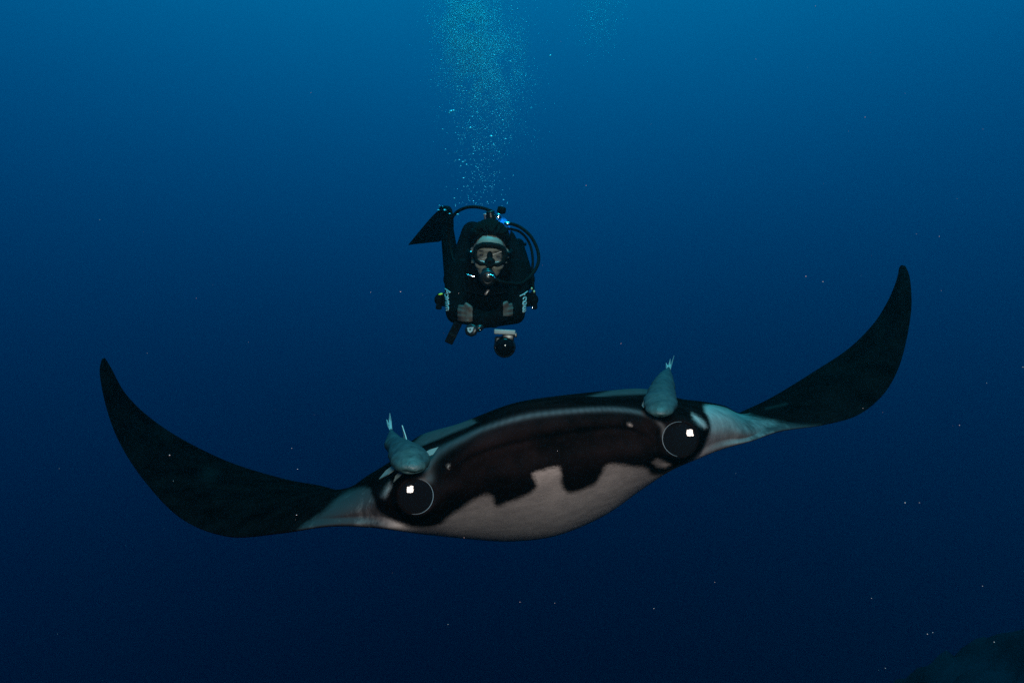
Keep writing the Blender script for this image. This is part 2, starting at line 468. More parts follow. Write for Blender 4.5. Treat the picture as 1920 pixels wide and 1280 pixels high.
def build_manta():
    S = stations()
    NU, NV = 22, 22
    A = catmull(S, NU)                                   # span
    A = np.transpose(A, (1, 0, 2))
    A = catmull(A, NV, closed=True)                      # around the section
    nv, nu = A.shape[:2]
    row = np.repeat(np.arange(nv) / NV, nu).reshape(nv, nu)
    X = A.reshape(-1, 3).copy(); R = row.ravel()
    px = X[:, 0] / X[:, 1] * F + 960; py = 640 - X[:, 2] / X[:, 1] * F
    q = np.stack([px, py], 1)
    front = np.clip((R - 2.2) / 0.5, 0, 1) * np.clip((6.6 - R) / 0.5, 0, 1)
    def bump(cx, cy, sx, sy, amp, rot=0.0):
        dx, dy = px - cx, py - cy
        c, s = math.cos(rot), math.sin(rot)
        u, v = (dx * c + dy * s) / sx, (-dx * s + dy * c) / sy
        g = np.exp(-(u * u + v * v)) * front * amp
        X[:, 1] -= g
    bump(772, 930, 50, 44, 0.050)                        # eye mounds, the rolled head fins behind them
    bump(1280, 820, 46, 42, 0.050)
    bump(728, 915, 20, 30, 0.03)
    bump(1308, 790, 20, 22, 0.035)
    # seats of the eyes: the skin of the head closes up to each eye's rim
    sp = np.array(strobe.location)
    eye_spec = []
    for key, cat_px, arc in (('l', (769, 917), (-105, 80)), ('r', (1294, 811), (85, 262))):
        cx_, cy_, d = EYES[key]
        pxn = X[:, 0] / X[:, 1] * F + 960; pyn = 640 - X[:, 2] / X[:, 1] * F
        rr_ = np.hypot(pxn - cx_, pyn - cy_)
        near = (rr_ < 14) & (front > .8)
        d = X[near, 1].mean() - 0.012
        pc = P(cx_, cy_, d); hit = P(*cat_px, d)
        hv = (-hit) / np.linalg.norm(hit) + (sp - hit) / np.linalg.norm(sp - hit)
        hv /= np.linalg.norm(hv)
        Rr = 0.20
        ax = hv + (pc - hit) / Rr; ax /= np.linalg.norm(ax)
        ax = Vector(ax); cen = Vector(pc) - ax * Rr
        rd = 32.0 * d / F; th1 = math.asin(rd / Rr)
        up = Vector((0, 0, 1)); Nn = (up - ax * up.dot(ax)).normalized(); Bb = Nn.cross(ax)
        pl = np.array(cen + ax * (math.cos(th1) * Rr)); an = np.array(ax)
        w = 1 - np.clip((rr_ - 34) / 15, 0, 1); w = w * w * (3 - 2 * w) * front
        tl = (pl @ an) / np.where(np.abs(X @ an) < 1e-6, 1e-6, X @ an)      # where the sight line meets the rim plane
        mv = (tl * np.linalg.norm(X, axis=1) - 0.004 - np.linalg.norm(X, axis=1)) * w
        mv += 0.03 * np.clip((31.5 - rr_) / 4, 0, 1) * front
        X += X / np.linalg.norm(X, axis=1)[:, None] * mv[:, None]
        eye_spec.append((cen, ax, Nn, Bb, rd, Rr, th1, arc))
    # mouth line
    mouth = catmull(np.array([(838,900),(870,868),(920,846),(1000,826),(1100,809),(1165,806),(1205,818),(1224,838)], float), 10)
    dm = np.min(np.linalg.norm(q[:, None, :] - mouth[None], axis=2), axis=1)
    X[:, 1] += 0.008 * np.exp(-(dm / 6.0) ** 2) * front
    dm2 = np.min(np.linalg.norm(q[:, None, :] - (mouth[None] - np.array([0, 15.0])), axis=2), axis=1)
    X[:, 1] -= 0.004 * np.exp(-(dm2 / 11.0) ** 2) * front
    lip_l = catmull(np.array([(802,892),(803,872),(815,852),(840,835),(870,820),(905,804),(955,788),(1000,778),(1050,772),(1100,768),(1150,767),(1190,771),(1222,781),(1238,796),(1242,815)], float), 8)
    dl = np.min(np.linalg.norm(q[:, None, :] - lip_l[None], axis=2), axis=1)
    wdt = np.interp(px, [800, 830, 900, 1150, 1240], [11, 9, 5, 4.5, 4])
    lipv = np.exp(-(dl / wdt) ** 2) * front
    # pattern
    pp = PALE
    for _ in range(2): pp = np.stack([pp * .75 + np.roll(pp, -1, 0) * .25, pp * .25 + np.roll(pp, -1, 0) * .75], 1).reshape(-1, 2)
    pat = sdist(q, pp)
    for k_, s in enumerate(SPOT): pat = np.maximum(pat, sdist(q, s) + (0.5 if k_ < 3 else -1.5))
    dors = np.full(len(q), -60.0)
    for s in DORS: dors = np.maximum(dors, sdist(q, s))
    xm = X[:, 0]
    belly = 14.0 - 40.0 * np.clip(np.abs(xm - 0.10) - 0.75, 0, 2)
    lipv = np.where((R < 1.9) & (R > .2), np.maximum(lipv, np.clip(dors / 5 + .5, 0, 1) * .9), lipv)
    pat = np.where(R < 1.9, np.where((px > 700) & (px < 1300), -40.0, np.minimum(pat, -20)), pat)
    pat = np.where(R > 6.4, belly, pat)
    top = (R < 6.0)
    for sx_, sy_, rx_, ry_, am in ((393, 888, 16, 12, .10), (300, 800, 20, 30, .04), (1560, 690, 30, 12, .05), (1648, 600, 10, 40, .06), (208, 700, 8, 20, .08), (1690, 530, 7, 26, .08)):
        lipv = np.maximum(lipv, am * np.exp(-((px - sx_) / rx_) ** 2 - ((py - sy_) / ry_) ** 2) * top)
    sc_l = np.stack([np.linspace(1436, 1474, 20), np.linspace(766, 757, 20)], 1)
    dsc = np.min(np.linalg.norm(q[:, None, :] - sc_l[None], axis=2), axis=1)
    lipv = np.maximum(lipv, .25 * np.exp(-(dsc / 2.5) ** 2) * top)
    idx = np.arange(nv * nu).reshape(nv, nu)
    a = idx[:, :-1].ravel(); b = idx[:, 1:].ravel()
    c = np.roll(idx, -1, 0)[:, 1:].ravel(); d = np.roll(idx, -1, 0)[:, :-1].ravel()
    faces = np.stack([a, b, c, d], 1).tolist()
    faces.append(idx[:, 0].tolist()); faces.append(idx[::-1, -1].tolist())
    root = empty('manta_ray', P(1030, 860, 2.0))
    o = pydata('body', X, faces, M_manta, root)
    at = o.data.attributes.new('pattern', 'FLOAT', 'POINT')
    at.data.foreach_set('value', pat.astype(np.float32))
    root_shade = np.interp(px, [560, 640, 700, 760, 1300, 1360, 1440, 1520], [1.4, 1.3, 1.2, .5, .4, .75, 1.1, 1.3])  # shading of the dim wing roots put into the skin colour
    at3 = o.data.attributes.new('root_shade', 'FLOAT', 'POINT')
    at3.data.foreach_set('value', root_shade.astype(np.float32))
    at2 = o.data.attributes.new('lip', 'FLOAT', 'POINT')
    at2.data.foreach_set('value', lipv.astype(np.float32))
    # eyes
    for (cen, ax, Nn, Bb, rd, Rr, th1, arc) in eye_spec:
        bm = bmesh.new()
        prof = []
        th1 = math.asin(rd / Rr)
        rings = []
        for k in range(0, 15):
            th = th1 * k / 14
            rings.append((math.sin(th) * Rr, math.cos(th) * Rr))
        for k in range(1, 6):                            # side of the eyeball going back into the head
            aa = k / 5 * math.pi / 2
            rings.append((rd * (1 + 0.10 * math.sin(aa)), math.cos(th1) * Rr - 0.05 * (k / 5)))
        rv = []
        for r, h in rings:
            rv.append([bm.verts.new(cen + ax * h + (Nn * math.cos(t) + Bb * math.sin(t)) * max(r, 1e-4)) for t in np.linspace(0, 2 * math.pi, 48, endpoint=False)])
        for A1, B1 in zip(rv[:-1], rv[1:]):
            for k in range(48): bm.faces.new((A1[k], A1[(k + 1) % 48], B1[(k + 1) % 48], B1[k]))
        bm.faces.new(rv[0]); bm.faces.new(rv[-1][::-1])
        e = from_bm('eye', bm, M_eye, root)
        pts = []
        for t in np.radians(np.linspace(arc[0], arc[1], 40)):
            # measured from image right, counter-clockwise
            pts.append(cen + ax * (math.cos(th1) * Rr + 0.0045) + (Bb * math.cos(t) + Nn * math.sin(t)) * rd * 1.01)
        rad = [0.0003 + 0.0007 * math.sin(math.pi * k / 39) for k in range(40)]
        ro = from_bm('eye_rim', tube_mesh(pts, rad, 6), M_lip, root)
        ro.parent = e
        ro.matrix_parent_inverse = Matrix.Identity(4)
    # whip tail behind the body
    tube('tail', [P(1040, 812, 3.22), P(1042, 812, 3.5), P(1044, 806, 3.9), P(1046, 800, 4.4)], [.03, .018, .010, .004], M_manta, root)
    tag(root, 'giant manta ray, black above and white below, swimming head-on with wings curled up', 'manta ray')
build_manta()

# ------------------------------------------------------------------ remoras riding on the manta's head
def build_remora(label, spine, rad, tail, fins, eyes):
    sp = catmull(np.array([P(*s) for s in spine]), 8)
    rr = catmull(np.array(rad, float), 8)
    root = empty('remora', sp[len(sp) // 2])
    pts, T, N = frames(sp)
    bm = bmesh.new(); seg = 22; rings = []
    for i, p in enumerate(pts):
        side = T[i].cross(Vector((0, 0, 1))); side.normalize(); up = side.cross(T[i])
        a, b = max(rr[i][0], .0008), max(rr[i][1], .0008)
        ring = []
        for t in np.linspace(0, 2 * math.pi, seg, endpoint=False):
            off = side * math.cos(t) * a + up * math.sin(t) * b
            w = 1 + .10 * noise.noise((p + off) * 28) + .06 * noise.noise((p + off) * 70) + .10 * max(0, math.sin(t)) ** 8
            ring.append(bm.verts.new(p + off * w))
        rings.append(ring)
    for A1, B1 in zip(rings[:-1], rings[1:]):
        for k in range(seg): bm.faces.new((A1[k], A1[(k + 1) % seg], B1[(k + 1) % seg], B1[k]))
    bm.faces.new(rings[0][::-1]); bm.faces.new(rings[-1])
    from_bm('body', bm, M_remora, root)
    def blade(name, outline, th=0.0012):
        vs = [P(*p) for p in outline]
        c = np.mean(vs, 0)
        n = np.cross(vs[1] - vs[0], vs[-1] - vs[0]); n /= max(np.linalg.norm(n), 1e-9)
        k = len(vs)
        V1 = [v + n * th for v in vs] + [v - n * th for v in vs]
        fs = [list(range(k)), list(range(2 * k - 1, k - 1, -1))] + [(i, (i + 1) % k, (i + 1) % k + k, i + k) for i in range(k)]
        pydata(name, V1, fs, M_remfin if name in ('pectoral_fin', 'pelvic_fin') else M_remtail, root, smooth=False)
    for t in tail: blade('tail_fin', t)
    for nm, f in fins: blade(nm, f)
    for e in eyes:
        bm = bmesh.new(); ellipsoid(bm, P(*e), 0.005, None, 2); from_bm('eye', bm, M_eye, root)
    tag(root, label, 'fish', 'remoras riding on the manta')
    return root
build_remora('pale teal remora with spread side fins sitting above the lower left eye of the manta',
    [(773, 884, 1.475), (773, 878, 1.48), (771, 868, 1.51), (767, 858, 1.56), (757, 849, 1.64), (747, 840, 1.74), (739, 832, 1.82), (735.5, 820, 1.90), (733, 808, 1.95)],
    [(.006, .004), (.030, .014), (.043, .024), (.047, .031), (.040, .032), (.026, .027), (.026, .026), (.015, .016), (.004, .008)],
    [[(733, 812, 1.93), (735, 806, 1.95), (734, 790, 2.02), (731, 774, 2.08), (729.5, 786, 2.06), (730, 800, 1.99)],
     [(733, 810, 1.94), (733, 802, 1.97), (728, 792, 2.03), (725, 786, 2.06), (727, 798, 2.02)]],
    [('dorsal_fin_and_glint', [(759, 833, 1.70), (765, 833, 1.64), (760, 815, 1.70), (754, 797, 1.76), (757, 816, 1.74)]),
     ('pectoral_fin', [(793, 850, 1.56), (796, 858, 1.55), (812, 852, 1.57), (822, 838, 1.60), (806, 843, 1.58)]),
     ('pectoral_fin', [(742, 868, 1.57), (746, 876, 1.55), (728, 889, 1.55), (711, 898, 1.58), (724, 882, 1.58)]),
     ('pelvic_fin', [(750, 882, 1.53), (757, 886, 1.52), (746, 896, 1.53), (738, 904, 1.55), (742, 892, 1.54)])],
    [(799, 868, 1.53), (742, 868, 1.53)])
build_remora('pale teal remora with raised tail sitting upright above the higher right eye of the manta',
    [(1238, 779, 1.47), (1238, 775, 1.475), (1238, 767, 1.50), (1238, 756, 1.55), (1239, 744, 1.62), (1242, 730, 1.70), (1246, 716, 1.78), (1250, 705, 1.85), (1253, 696, 1.91), (1254, 691, 1.94)],
    [(.006, .003), (.020, .009), (.033, .016), (.040, .023), (.037, .028), (.0325, .030), (.025, .026), (.016, .019), (.008, .011), (.003, .006)],
    [[(1252, 699, 1.90), (1256, 698, 1.90), (1260, 682, 1.98), (1264, 666, 2.04), (1258, 682, 2.02)],
     [(1252, 699, 1.90), (1254, 696, 1.92), (1257, 684, 2.0), (1257, 672, 2.05), (1253.5, 684, 2.02)],
     [(1251, 698, 1.90), (1254, 696, 1.90), (1253, 686, 1.98), (1249, 680, 2.04), (1249, 690, 1.98)]],
    [('pectoral_fin', [(1262, 754, 1.55), (1265, 762, 1.54), (1270, 758, 1.55), (1269, 751, 1.57), (1266, 750, 1.57)]),
     ('pectoral_fin', [(1212, 750, 1.56), (1214, 758, 1.55), (1207, 764, 1.55), (1204, 760, 1.57), (1207, 752, 1.57)]),
     ('dorsal_fin_and_glint', [(1240, 747, 1.555), (1242, 740, 1.585), (1245, 733, 1.62), (1241.5, 737, 1.59), (1240, 741, 1.575), (1237, 736, 1.585), (1239, 742, 1.57)])],  # pale V blade standing in for the highlight on this fish's back
    [(1261, 766, 1.52), (1214, 766, 1.52)])

# ------------------------------------------------------------------ diver
def build_person():
    root = empty('person', P(915, 560, 3.2))
    bm = bmesh.new()
    def cap(a, b, r0, r1): capsule(bm, P(*a), P(*b), r0, r1)
    def ell(c, r, rot=None): ellipsoid(bm, P(*c), r, rot)
    # head
    ell((918, 463, 2.905), (.074, .092, .095))
    ell((918, 460, 2.868), (.064, .060, .056))
    ell((917, 496, 2.86), (.056, .062, .070))
    ell((916, 522, 2.832), (.030, .030, .024))
    ell((901, 494, 2.822), (.026, .024, .026)); ell((934, 496, 2.822), (.026, .024, .026))
    ell((918, 468, 2.812), (.050, .018, .014))
    cap((918.5, 473, 2.800), (918.5, 489, 2.775), .009, .013)
    ell((916, 507, 2.80), (.026, .020, .014))
    ell((885.5, 474, 2.915), (.010, .020, .030)); ell((951, 478, 2.915), (.010, .020, .030))
    cap((916, 510, 2.93), (915, 545, 3.08), .060, .068)
    # torso, stretched out behind the head
    cap((866, 512, 3.00), (968, 512, 3.00), .066, .066)
    ell((916, 545, 3.10), (.165, .17, .125))
    cap((915, 552, 3.15), (913, 566, 3.50), .135, .125)
    cap((895, 566, 3.58), (932, 566, 3.58), .105, .105)
    # arms folded in front of the chest
    cap((857, 512, 2.98), (855, 584, 2.85), .060, .047)
    cap((855, 588, 2.85), (926, 601, 2.745), .044, .032)
    cap((973, 512, 2.98), (966, 584, 2.85), .060, .046)
    cap((966, 589, 2.85), (898, 603, 2.745), .044, .032)
    # hands laid on the opposite arm, five separate fingers each
    def hand(w, k, tips, thumb, r=.0088):
        w3, k3 = P(*w), P(*k)
        side = np.array([0.05, -0.05, 1.0]); side /= np.linalg.norm(side)
        capsule(bm, w3, (w3 + k3) / 2, .027, .026)
        for s in (-.026, -.009, .009, .026):
            capsule(bm, (w3 + k3) / 2 + side * s * .5, k3 + side * s, .016, .013)
        for s, t in zip((.027, .009, -.009, -.026), tips):
            a = k3 + side * s; c = P(*t); m = (a + c) / 2 + np.array([0, -.012, 0])
            capsule(bm, a, m, r + .001, r); capsule(bm, m, c, r, r - .0015)
        a, m, c = (P(*t) for t in thumb)
        capsule(bm, a, m, .012, .0105); capsule(bm, m, c, .0105, .0085)
    hand((892, 597, 2.735), (878, 590, 2.715), [(861, 574, 2.755), (857, 582, 2.755), (857, 591, 2.755), (860, 599, 2.765)], [(888, 588, 2.715), (881, 576, 2.705), (874, 570, 2.715)])
    hand((930, 592, 2.735), (943, 587, 2.718), [(959, 571, 2.755), (963, 579, 2.755), (963, 588, 2.755), (960, 596, 2.765)], [(934, 584, 2.715), (942, 572, 2.705), (950, 567, 2.715)])
    # legs bent up behind
    cap((893, 566, 3.60), (850, 524, 3.92), .090, .062)
    cap((850, 522, 3.92), (836, 412, 4.16), .056, .040)
    cap((836, 406, 4.17), (832, 396, 4.10), .040, .036)
    cap((936, 566, 3.60), (984, 524, 3.86), .090, .062)
    cap((984, 522, 3.86), (972, 462, 4.26), .056, .040)
    cap((972, 460, 4.26), (972, 456, 4.34), .040, .034)
    me = remeshed(bm, 0.0050, 3)
    me.materials.append(M_suit); me.materials.append(M_skin)
    n = len(me.polygons)
    cen = np.empty(n * 3); me.polygons.foreach_get('center', cen); cen = cen.reshape(-1, 3)
    cx_ = cen[:, 0] / cen[:, 1] * F + 960; cy_ = 640 - cen[:, 2] / cen[:, 1] * F; d = cen[:, 1]
    headm = ((cy_ < 484) | (np.abs(cx_ - 917) < 33)) & (cy_ < 527 - np.abs(cx_ - 916) * .25) & (cx_ > 878) & (cx_ < 958) & (d < 2.97 - np.clip(cy_ - 488, 0, 99) * 0.0042) & (cen[:, 1] < 3.02) & (cy_ > 380)
    # hands only, the cuffs end at the wrists
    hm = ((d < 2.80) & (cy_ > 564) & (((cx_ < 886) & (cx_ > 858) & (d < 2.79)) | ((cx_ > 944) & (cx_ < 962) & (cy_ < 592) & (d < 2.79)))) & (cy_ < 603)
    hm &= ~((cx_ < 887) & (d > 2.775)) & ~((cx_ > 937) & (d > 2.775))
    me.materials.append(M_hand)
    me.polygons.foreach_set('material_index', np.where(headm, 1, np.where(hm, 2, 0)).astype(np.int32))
    body_o = child(link('body', me), root)
    # hair: drawn back, a little lifted by the water
    bm = bmesh.new()
    bmesh.ops.create_icosphere(bm, subdivisions=5, radius=1.0)
    hc = P(918, 457, 2.925)
    for v in bm.verts:
        n3 = v.co.copy()
        w = 1 + 0.07 * noise.noise(n3 * 3.0) + 0.05 * noise.noise(Vector((n3.x * 14, n3.y * 5, n3.z * 5)))
        v.co = Vector((hc[0] + n3.x * .088 * w, hc[1] + n3.y * .108 * w, hc[2] + n3.z * .100 * w))
    kill = []
    for f_ in bm.faces:
        c = f_.calc_center_median()
        x = c.x / c.y * F + 960; y = 640 - c.z / c.y * F
        hair_line = 440 + ((x - 918) / 30.0) ** 2 * 15
        if (c.y < 2.915 and y > hair_line) or y > 500: kill.append(f_)
    bmesh.ops.delete(bm, geom=kill, context='FACES')
    for k in range(260):
        a0 = random.uniform(-1.25, 1.25); up0 = random.uniform(.15, 1.0)
        d0 = Vector((math.sin(a0), -math.cos(a0) * .8 * (1 - .5 * up0), up0)).normalized()
        d1 = (d0 + Vector((random.uniform(-.25, .25), .9, random.uniform(-.1, .35)))).normalized()
        lift = random.uniform(1.0, 1.05)
        ps = []
        for t in (0, .35, .7, 1.0):
            dv = d0.lerp(d1, t).normalized(); w = 1.01 + (lift - 1) * t
            ps.append((hc[0] + dv.x * .088 * w, hc[1] + dv.y * .108 * w, hc[2] + dv.z * .100 * w))
        y0 = 640 - ps[0][2] / ps[0][1] * F; x0 = ps[0][0] / ps[0][1] * F + 960
        if ps[0][1] < 2.915 and y0 > 440 + ((x0 - 918) / 30.0) ** 2 * 15 + random.uniform(-1, 3): continue
        tube_mesh(catmull(np.array(ps), 3), np.linspace(.0022, .0006, 10), 5, bm)
    h = from_bm('hair', bm, M_hair, root)
    md = h.modifiers.new('t', 'SOLIDIFY'); md.thickness = 0.012; md.offset = -1
    # eyes behind the mask glass
    for ex, ey in ((903, 478), (934, 481)):
        bm = bmesh.new(); ellipsoid(bm, P(ex, ey, 2.806), (.009, .007, .0042), None, 2)
        from_bm('eye', bm, M_eyewhite, root)
        bm = bmesh.new(); ellipsoid(bm, P(ex + (1 if ex < 918 else 0), ey - 8.0, 2.806), (.015, .008, .0028), None, 2)
        from_bm('eyebrow', bm, M_hair, root)
    # lettering down both sleeves
    def glyphs(strokes, to3, w):
        bm = bmesh.new()
        for s in strokes:
            p3 = [to3(*q) for q in s]
            tube_mesh(p3, w, 6, bm)
        return bm
    L3 = lambda x, y: P(810 + x / 21.33, 530 + y / 21.33, 2.815 + 0.0028 * abs(810 + x / 21.33 - 850) + .0)
    left = [[(440,185),(580,285),(740,390)], [(610,300),(590,370),(640,400)], [(690,380),(700,415)],
            [(640,435),(500,450),(500,530),(610,570),(640,490)], [(490,590),(630,640),(645,600),(530,560)],
            [(480,610),(650,665)],
            [(480,690),(600,705),(680,770)], [(480,690),(495,770),(610,800),(650,740)],
            [(475,835),(650,885),(650,810),(520,780)],
            [(475,920),(650,965),(640,1115)], [(480,930),(490,1075),(600,1105)], [(520,1010),(610,1020)]]
    R3 = lambda x, y: P(959.5 + x / 21.34, 535 + y / 21.34, 2.82)
    right = [[(320,430),(480,350),(630,240)], [(500,350),(520,400)], [(460,570),(480,500),(570,480),(560,600)],
             [(440,670),(570,600)], [(450,770),(460,700),(570,650)], [(450,780),(570,740),(575,650)],
             [(450,860),(560,800)], [(450,960),(460,900),(560,850)], [(450,970),(560,920)], [(450,1070),(460,1000),(550,960),(550,1010),(450,1075)]]
    dg = bpy.context.evaluated_depsgraph_get()
    def snap(bm_strokes, to3, lab):
        # lay the print onto the sleeve
        from mathutils.bvhtree import BVHTree
        bvh = BVHTree.FromPolygons([v.co.copy() for v in me.vertices], [tuple(p.vertices) for p in me.polygons])
        bm = bmesh.new()
        for s in bm_strokes:
            dense = catmull(np.array(s, float), 5) if len(s) > 2 else np.linspace(s[0], s[1], 7)
            run = []
            for q_ in dense:
                t3 = Vector(to3(*q_)); dr = t3.normalized()
                hit = bvh.ray_cast(Vector((0, 0, 0)), dr)
                if hit[0] is not None and hit[0].y < 3.1: run.append(hit[0] - dr * 0.0015)
            if len(run) > 1: tube_mesh(run, 0.0030, 6, bm)
        o = from_bm('sleeve_lettering', bm, M_print, root)
        o['label'] = lab
    snap(left, L3, 'white vertical lettering on the left-hand sleeve')
    snap(right, R3, 'teal-white vertical lettering on the right-hand sleeve')
    tag(root, 'scuba diver in black wetsuit with folded arms hovering behind the manta', 'person')
    return root
person = build_person()

# mask
def build_mask():
    root = empty('diving_mask', P(918, 476, 2.78))
    outer = np.array([(888,466),(893,459),(905,454),(920,454),(936,457),(947,463),(952,474),(951,486),(944,496),(934,500),(926,498),(922,503),(915,503),(910,497),(900,498),(891,492),(887,480)], float)
    inner = np.array([(896.5,466.5),(906,464),(918,464),(930,465.5),(939.5,468.5),(943,478),(941,488),(934,492.5),(918,493.5),(903,491),(895.5,486),(894,476)], float)
    c = np.array([918.5, 478.0])
    def ray(poly, a):
        d = np.array([math.cos(a), math.sin(a)]); best = 1e9
        for s, e in zip(poly, np.roll(poly, -1, 0)):
            ed = e - s; den = d[0] * ed[1] - d[1] * ed[0]
            if abs(den) < 1e-9: continue
            t = ((s - c)[0] * ed[1] - (s - c)[1] * ed[0]) / den
            u = ((s - c)[0] * d[1] - (s - c)[1] * d[0]) / den
            if t > 0 and -1e-6 <= u <= 1 + 1e-6: best = min(best, t)
        return c + d * best
    n = 96
    dep = lambda p, base: base + ((p[0] - 918.5) / 34.0) ** 2 * 0.022
    loops = []
    for spec in ((outer, 1.02, 2.835), (outer, 1.0, 2.775), (outer, 0.96, 2.762), (inner, 1.03, 2.762), (inner, 1.0, 2.766), (inner, 1.0, 2.79)):
        poly, sc_, d0 = spec
        L = []
        for k in range(n):
            p = c + (ray(poly, 2 * math.pi * k / n) - c) * sc_
            L.append(P(p[0], p[1], dep(p, d0)))
        loops.append(L)
    vs = [v for L in loops for v in L]; fs = []
    for l in range(len(loops) - 1):
        for k in range(n): fs.append((l * n + k, l * n + (k + 1) % n, (l + 1) * n + (k + 1) % n, (l + 1) * n + k))
    pydata('frame', vs, fs, M_rubber, root)
    # glass, a thin curved pane
    L = [P(*(c + (ray(inner, 2 * math.pi * k / n) - c) * 1.02), 0) for k in range(0)]
    vs = []; fs = []
    for sgn in (0, 0.003):
        for k in range(n):
            p = c + (ray(inner, 2 * math.pi * k / n) - c) * 1.015
            vs.append(P(p[0], p[1], dep(p, 2.772 + sgn)))
    fs = [list(range(n)), list(range(2 * n - 1, n - 1, -1))] + [(k, (k + 1) % n, n + (k + 1) % n, n + k) for k in range(n)]
    pydata('lens', vs, fs, M_lens, root, smooth=False)
    # nose pocket
    bm = bmesh.new()
    ellipsoid(bm, P(918.5, 490, 2.778), (.024, .022, .017)); ellipsoid(bm, P(918.5, 480, 2.785), (.013, .018, .022))
    child(link('nose_pocket', remeshed(bm, .003, 3), M_rubber), root)
    # strap round the head
    for s in (-1, 1):
        tube('strap', [P(918.5 + s * 33, 476, 2.80), P(918.5 + s * 38, 473, 2.87), P(918.5 + s * 37, 468, 2.95), P(918.5 + s * 20, 462, 3.02)], .010, M_rubber, root, seg=8, flat=.9)
        bm = bmesh.new(); box(bm, P(918.5 + s * 35.5, 475.5, 2.825), (.008, .022, .018), None, .002); from_bm('buckle', bm, M_chrome if s < 0 else M_plastic, root)
    tag(root, 'black diving mask with clear glass over the diver\'s eyes and nose', 'mask')
build_mask()

# tank and valve
def build_tank():
    a, b = P(931, 427, 3.075), P(918, 500, 3.66)
    ax = (b - a) / np.linalg.norm(b - a)
    root = empty('scuba_tank', a)
    bm = bmesh.new()
    r = .070
    prof = [(-.045, .018), (-.040, .022), (-.030, .040), (-.015, .056), (.005, .066), (.03, r), (.50, r), (.53, .06), (.55, .03)]
    lathe(bm, a, ax, prof, 36)
    from_bm('cylinder', bm, M_tank, root)
    bm = bmesh.new(); lathe(bm, P(931, 414, 3.08), (0.05, -.25, 1), [(-.03, .016), (.0, .018), (.012, .014), (.022, .014), (.024, .012)], 20)
    v = from_bm('valve', bm, M_chrome, root)
    bm = bmesh.new(); lathe(bm, P(939, 401, 3.07), (.22, -.3, 1), [(0, .008), (.006, .020), (.012, .0215), (.030, .0205), (.034, .015)], 14)
    from_bm('valve_knob', bm, M_rubber, root)
    bm = bmesh.new(); lathe(bm, P(934, 409, 3.05), (.2, -.35, .8), [(-.008, .012), (0, .016), (.006, .016), (.016, .011), (.022, .010)], 16)
    from_bm('yoke_nut', bm, M_chrome, root)
    # bright rim of the tank boot / neck ring
    bm = bmesh.new(); lathe(bm, P(911, 404, 3.07), (-.1, -.35, 1), [(-.02, .0105), (.004, .0105), (.005, .012), (.009, .012), (.0095, .010)], 14)
    from_bm('burst_plug', bm, mat('nickel_light', (.7, .72, .74), .35, .5, metal=.6), root)
    tag(root, 'blue scuba tank with chrome valve standing up behind the diver\'s head', 'tank')
build_tank()

# regulator: first stage, hoses, mouthpiece
def build_regulator():
    root = empty('regulator', P(922, 404, 3.05))
    bm = bmesh.new(); lathe(bm, P(921, 410, 3.055), (-.15, -.35, 1), [(-.012, .020), (-.006, .024), (.020, .024), (.026, .020), (.030, .021), (.036, .021), (.038, .014)], 22)
    from_bm('first_stage', bm, M_plastic, root)
    bm = bmesh.new(); lathe(bm, P(926, 416, 3.03), (1, -.1, -.2), [(-.018, .006), (-.016, .009), (.018, .009), (.020, .006)], 12)
    from_bm('hose_fitting', bm, M_chrome, root)
    bm = bmesh.new(); lathe(bm, P(951, 419, 3.04), (1, -.1, -.12), [(-.016, .007), (-.014, .0095), (.012, .0095), (.014, .007)], 12)
    from_bm('hose_fitting', bm, M_chrome, root)
    r = .0078
    tube('hose', [P(924, 397, 3.05), P(908, 391, 3.05), P(890, 388, 3.05), P(872, 390, 3.06), P(855, 399, 3.08), P(844, 416, 3.10), P(841, 440, 3.14), P(848, 480, 3.12), P(862, 505, 3.0)], r, M_rubber, root, 12)
    tube('hose', [P(945, 418, 3.06), P(960, 420, 3.05), P(977, 427, 3.04), P(995, 443, 3.02), P(1007, 466, 3.0), P(1010, 487, 2.98), P(1004, 505, 2.96), P(992, 520, 2.93), P(975, 532, 2.86), P(945, 530, 2.76), P(926, 522, 2.735)], r, M_rubber, root, 12)
    tube('hose', [P(945, 428, 3.06), P(960, 430, 3.06), P(975, 435, 3.05), P(988, 448, 3.04), P(996, 466, 3.02), P(999, 488, 3.0), P(998, 510, 2.99), P(1000, 540, 2.97), P(1001, 560, 2.95)], r * .8, M_rubber, root, 12)
    bm = bmesh.new()
    lathe(bm, P(915, 517, 2.775), (.02, -1, -.35), [(0, .018), (.02, .026), (.028, .034), (.036, .0365), (.046, .0365), (.052, .032), (.055, .022), (.0555, .0205), (.053, .018), (.057, .012), (.058, .004)], 28)
    ellipsoid(bm, P(914, 507, 2.775), (.024, .020, .012))
    s2 = from_bm('second_stage', bm, M_plastic, root)
    bm = bmesh.new(); ringp = [P(918, 524, 2.712) + np.array([math.cos(t) * .0235, 0.006 * math.sin(t), math.sin(t) * .021]) for t in np.radians(np.linspace(10, 130, 16))]
    from_bm('purge_ring', tube_mesh(ringp, .0016, 6), M_chrome, root)
    tag(root, 'black breathing regulator with arched hoses on both sides and mouthpiece in the diver\'s mouth', 'regulator')
build_regulator()

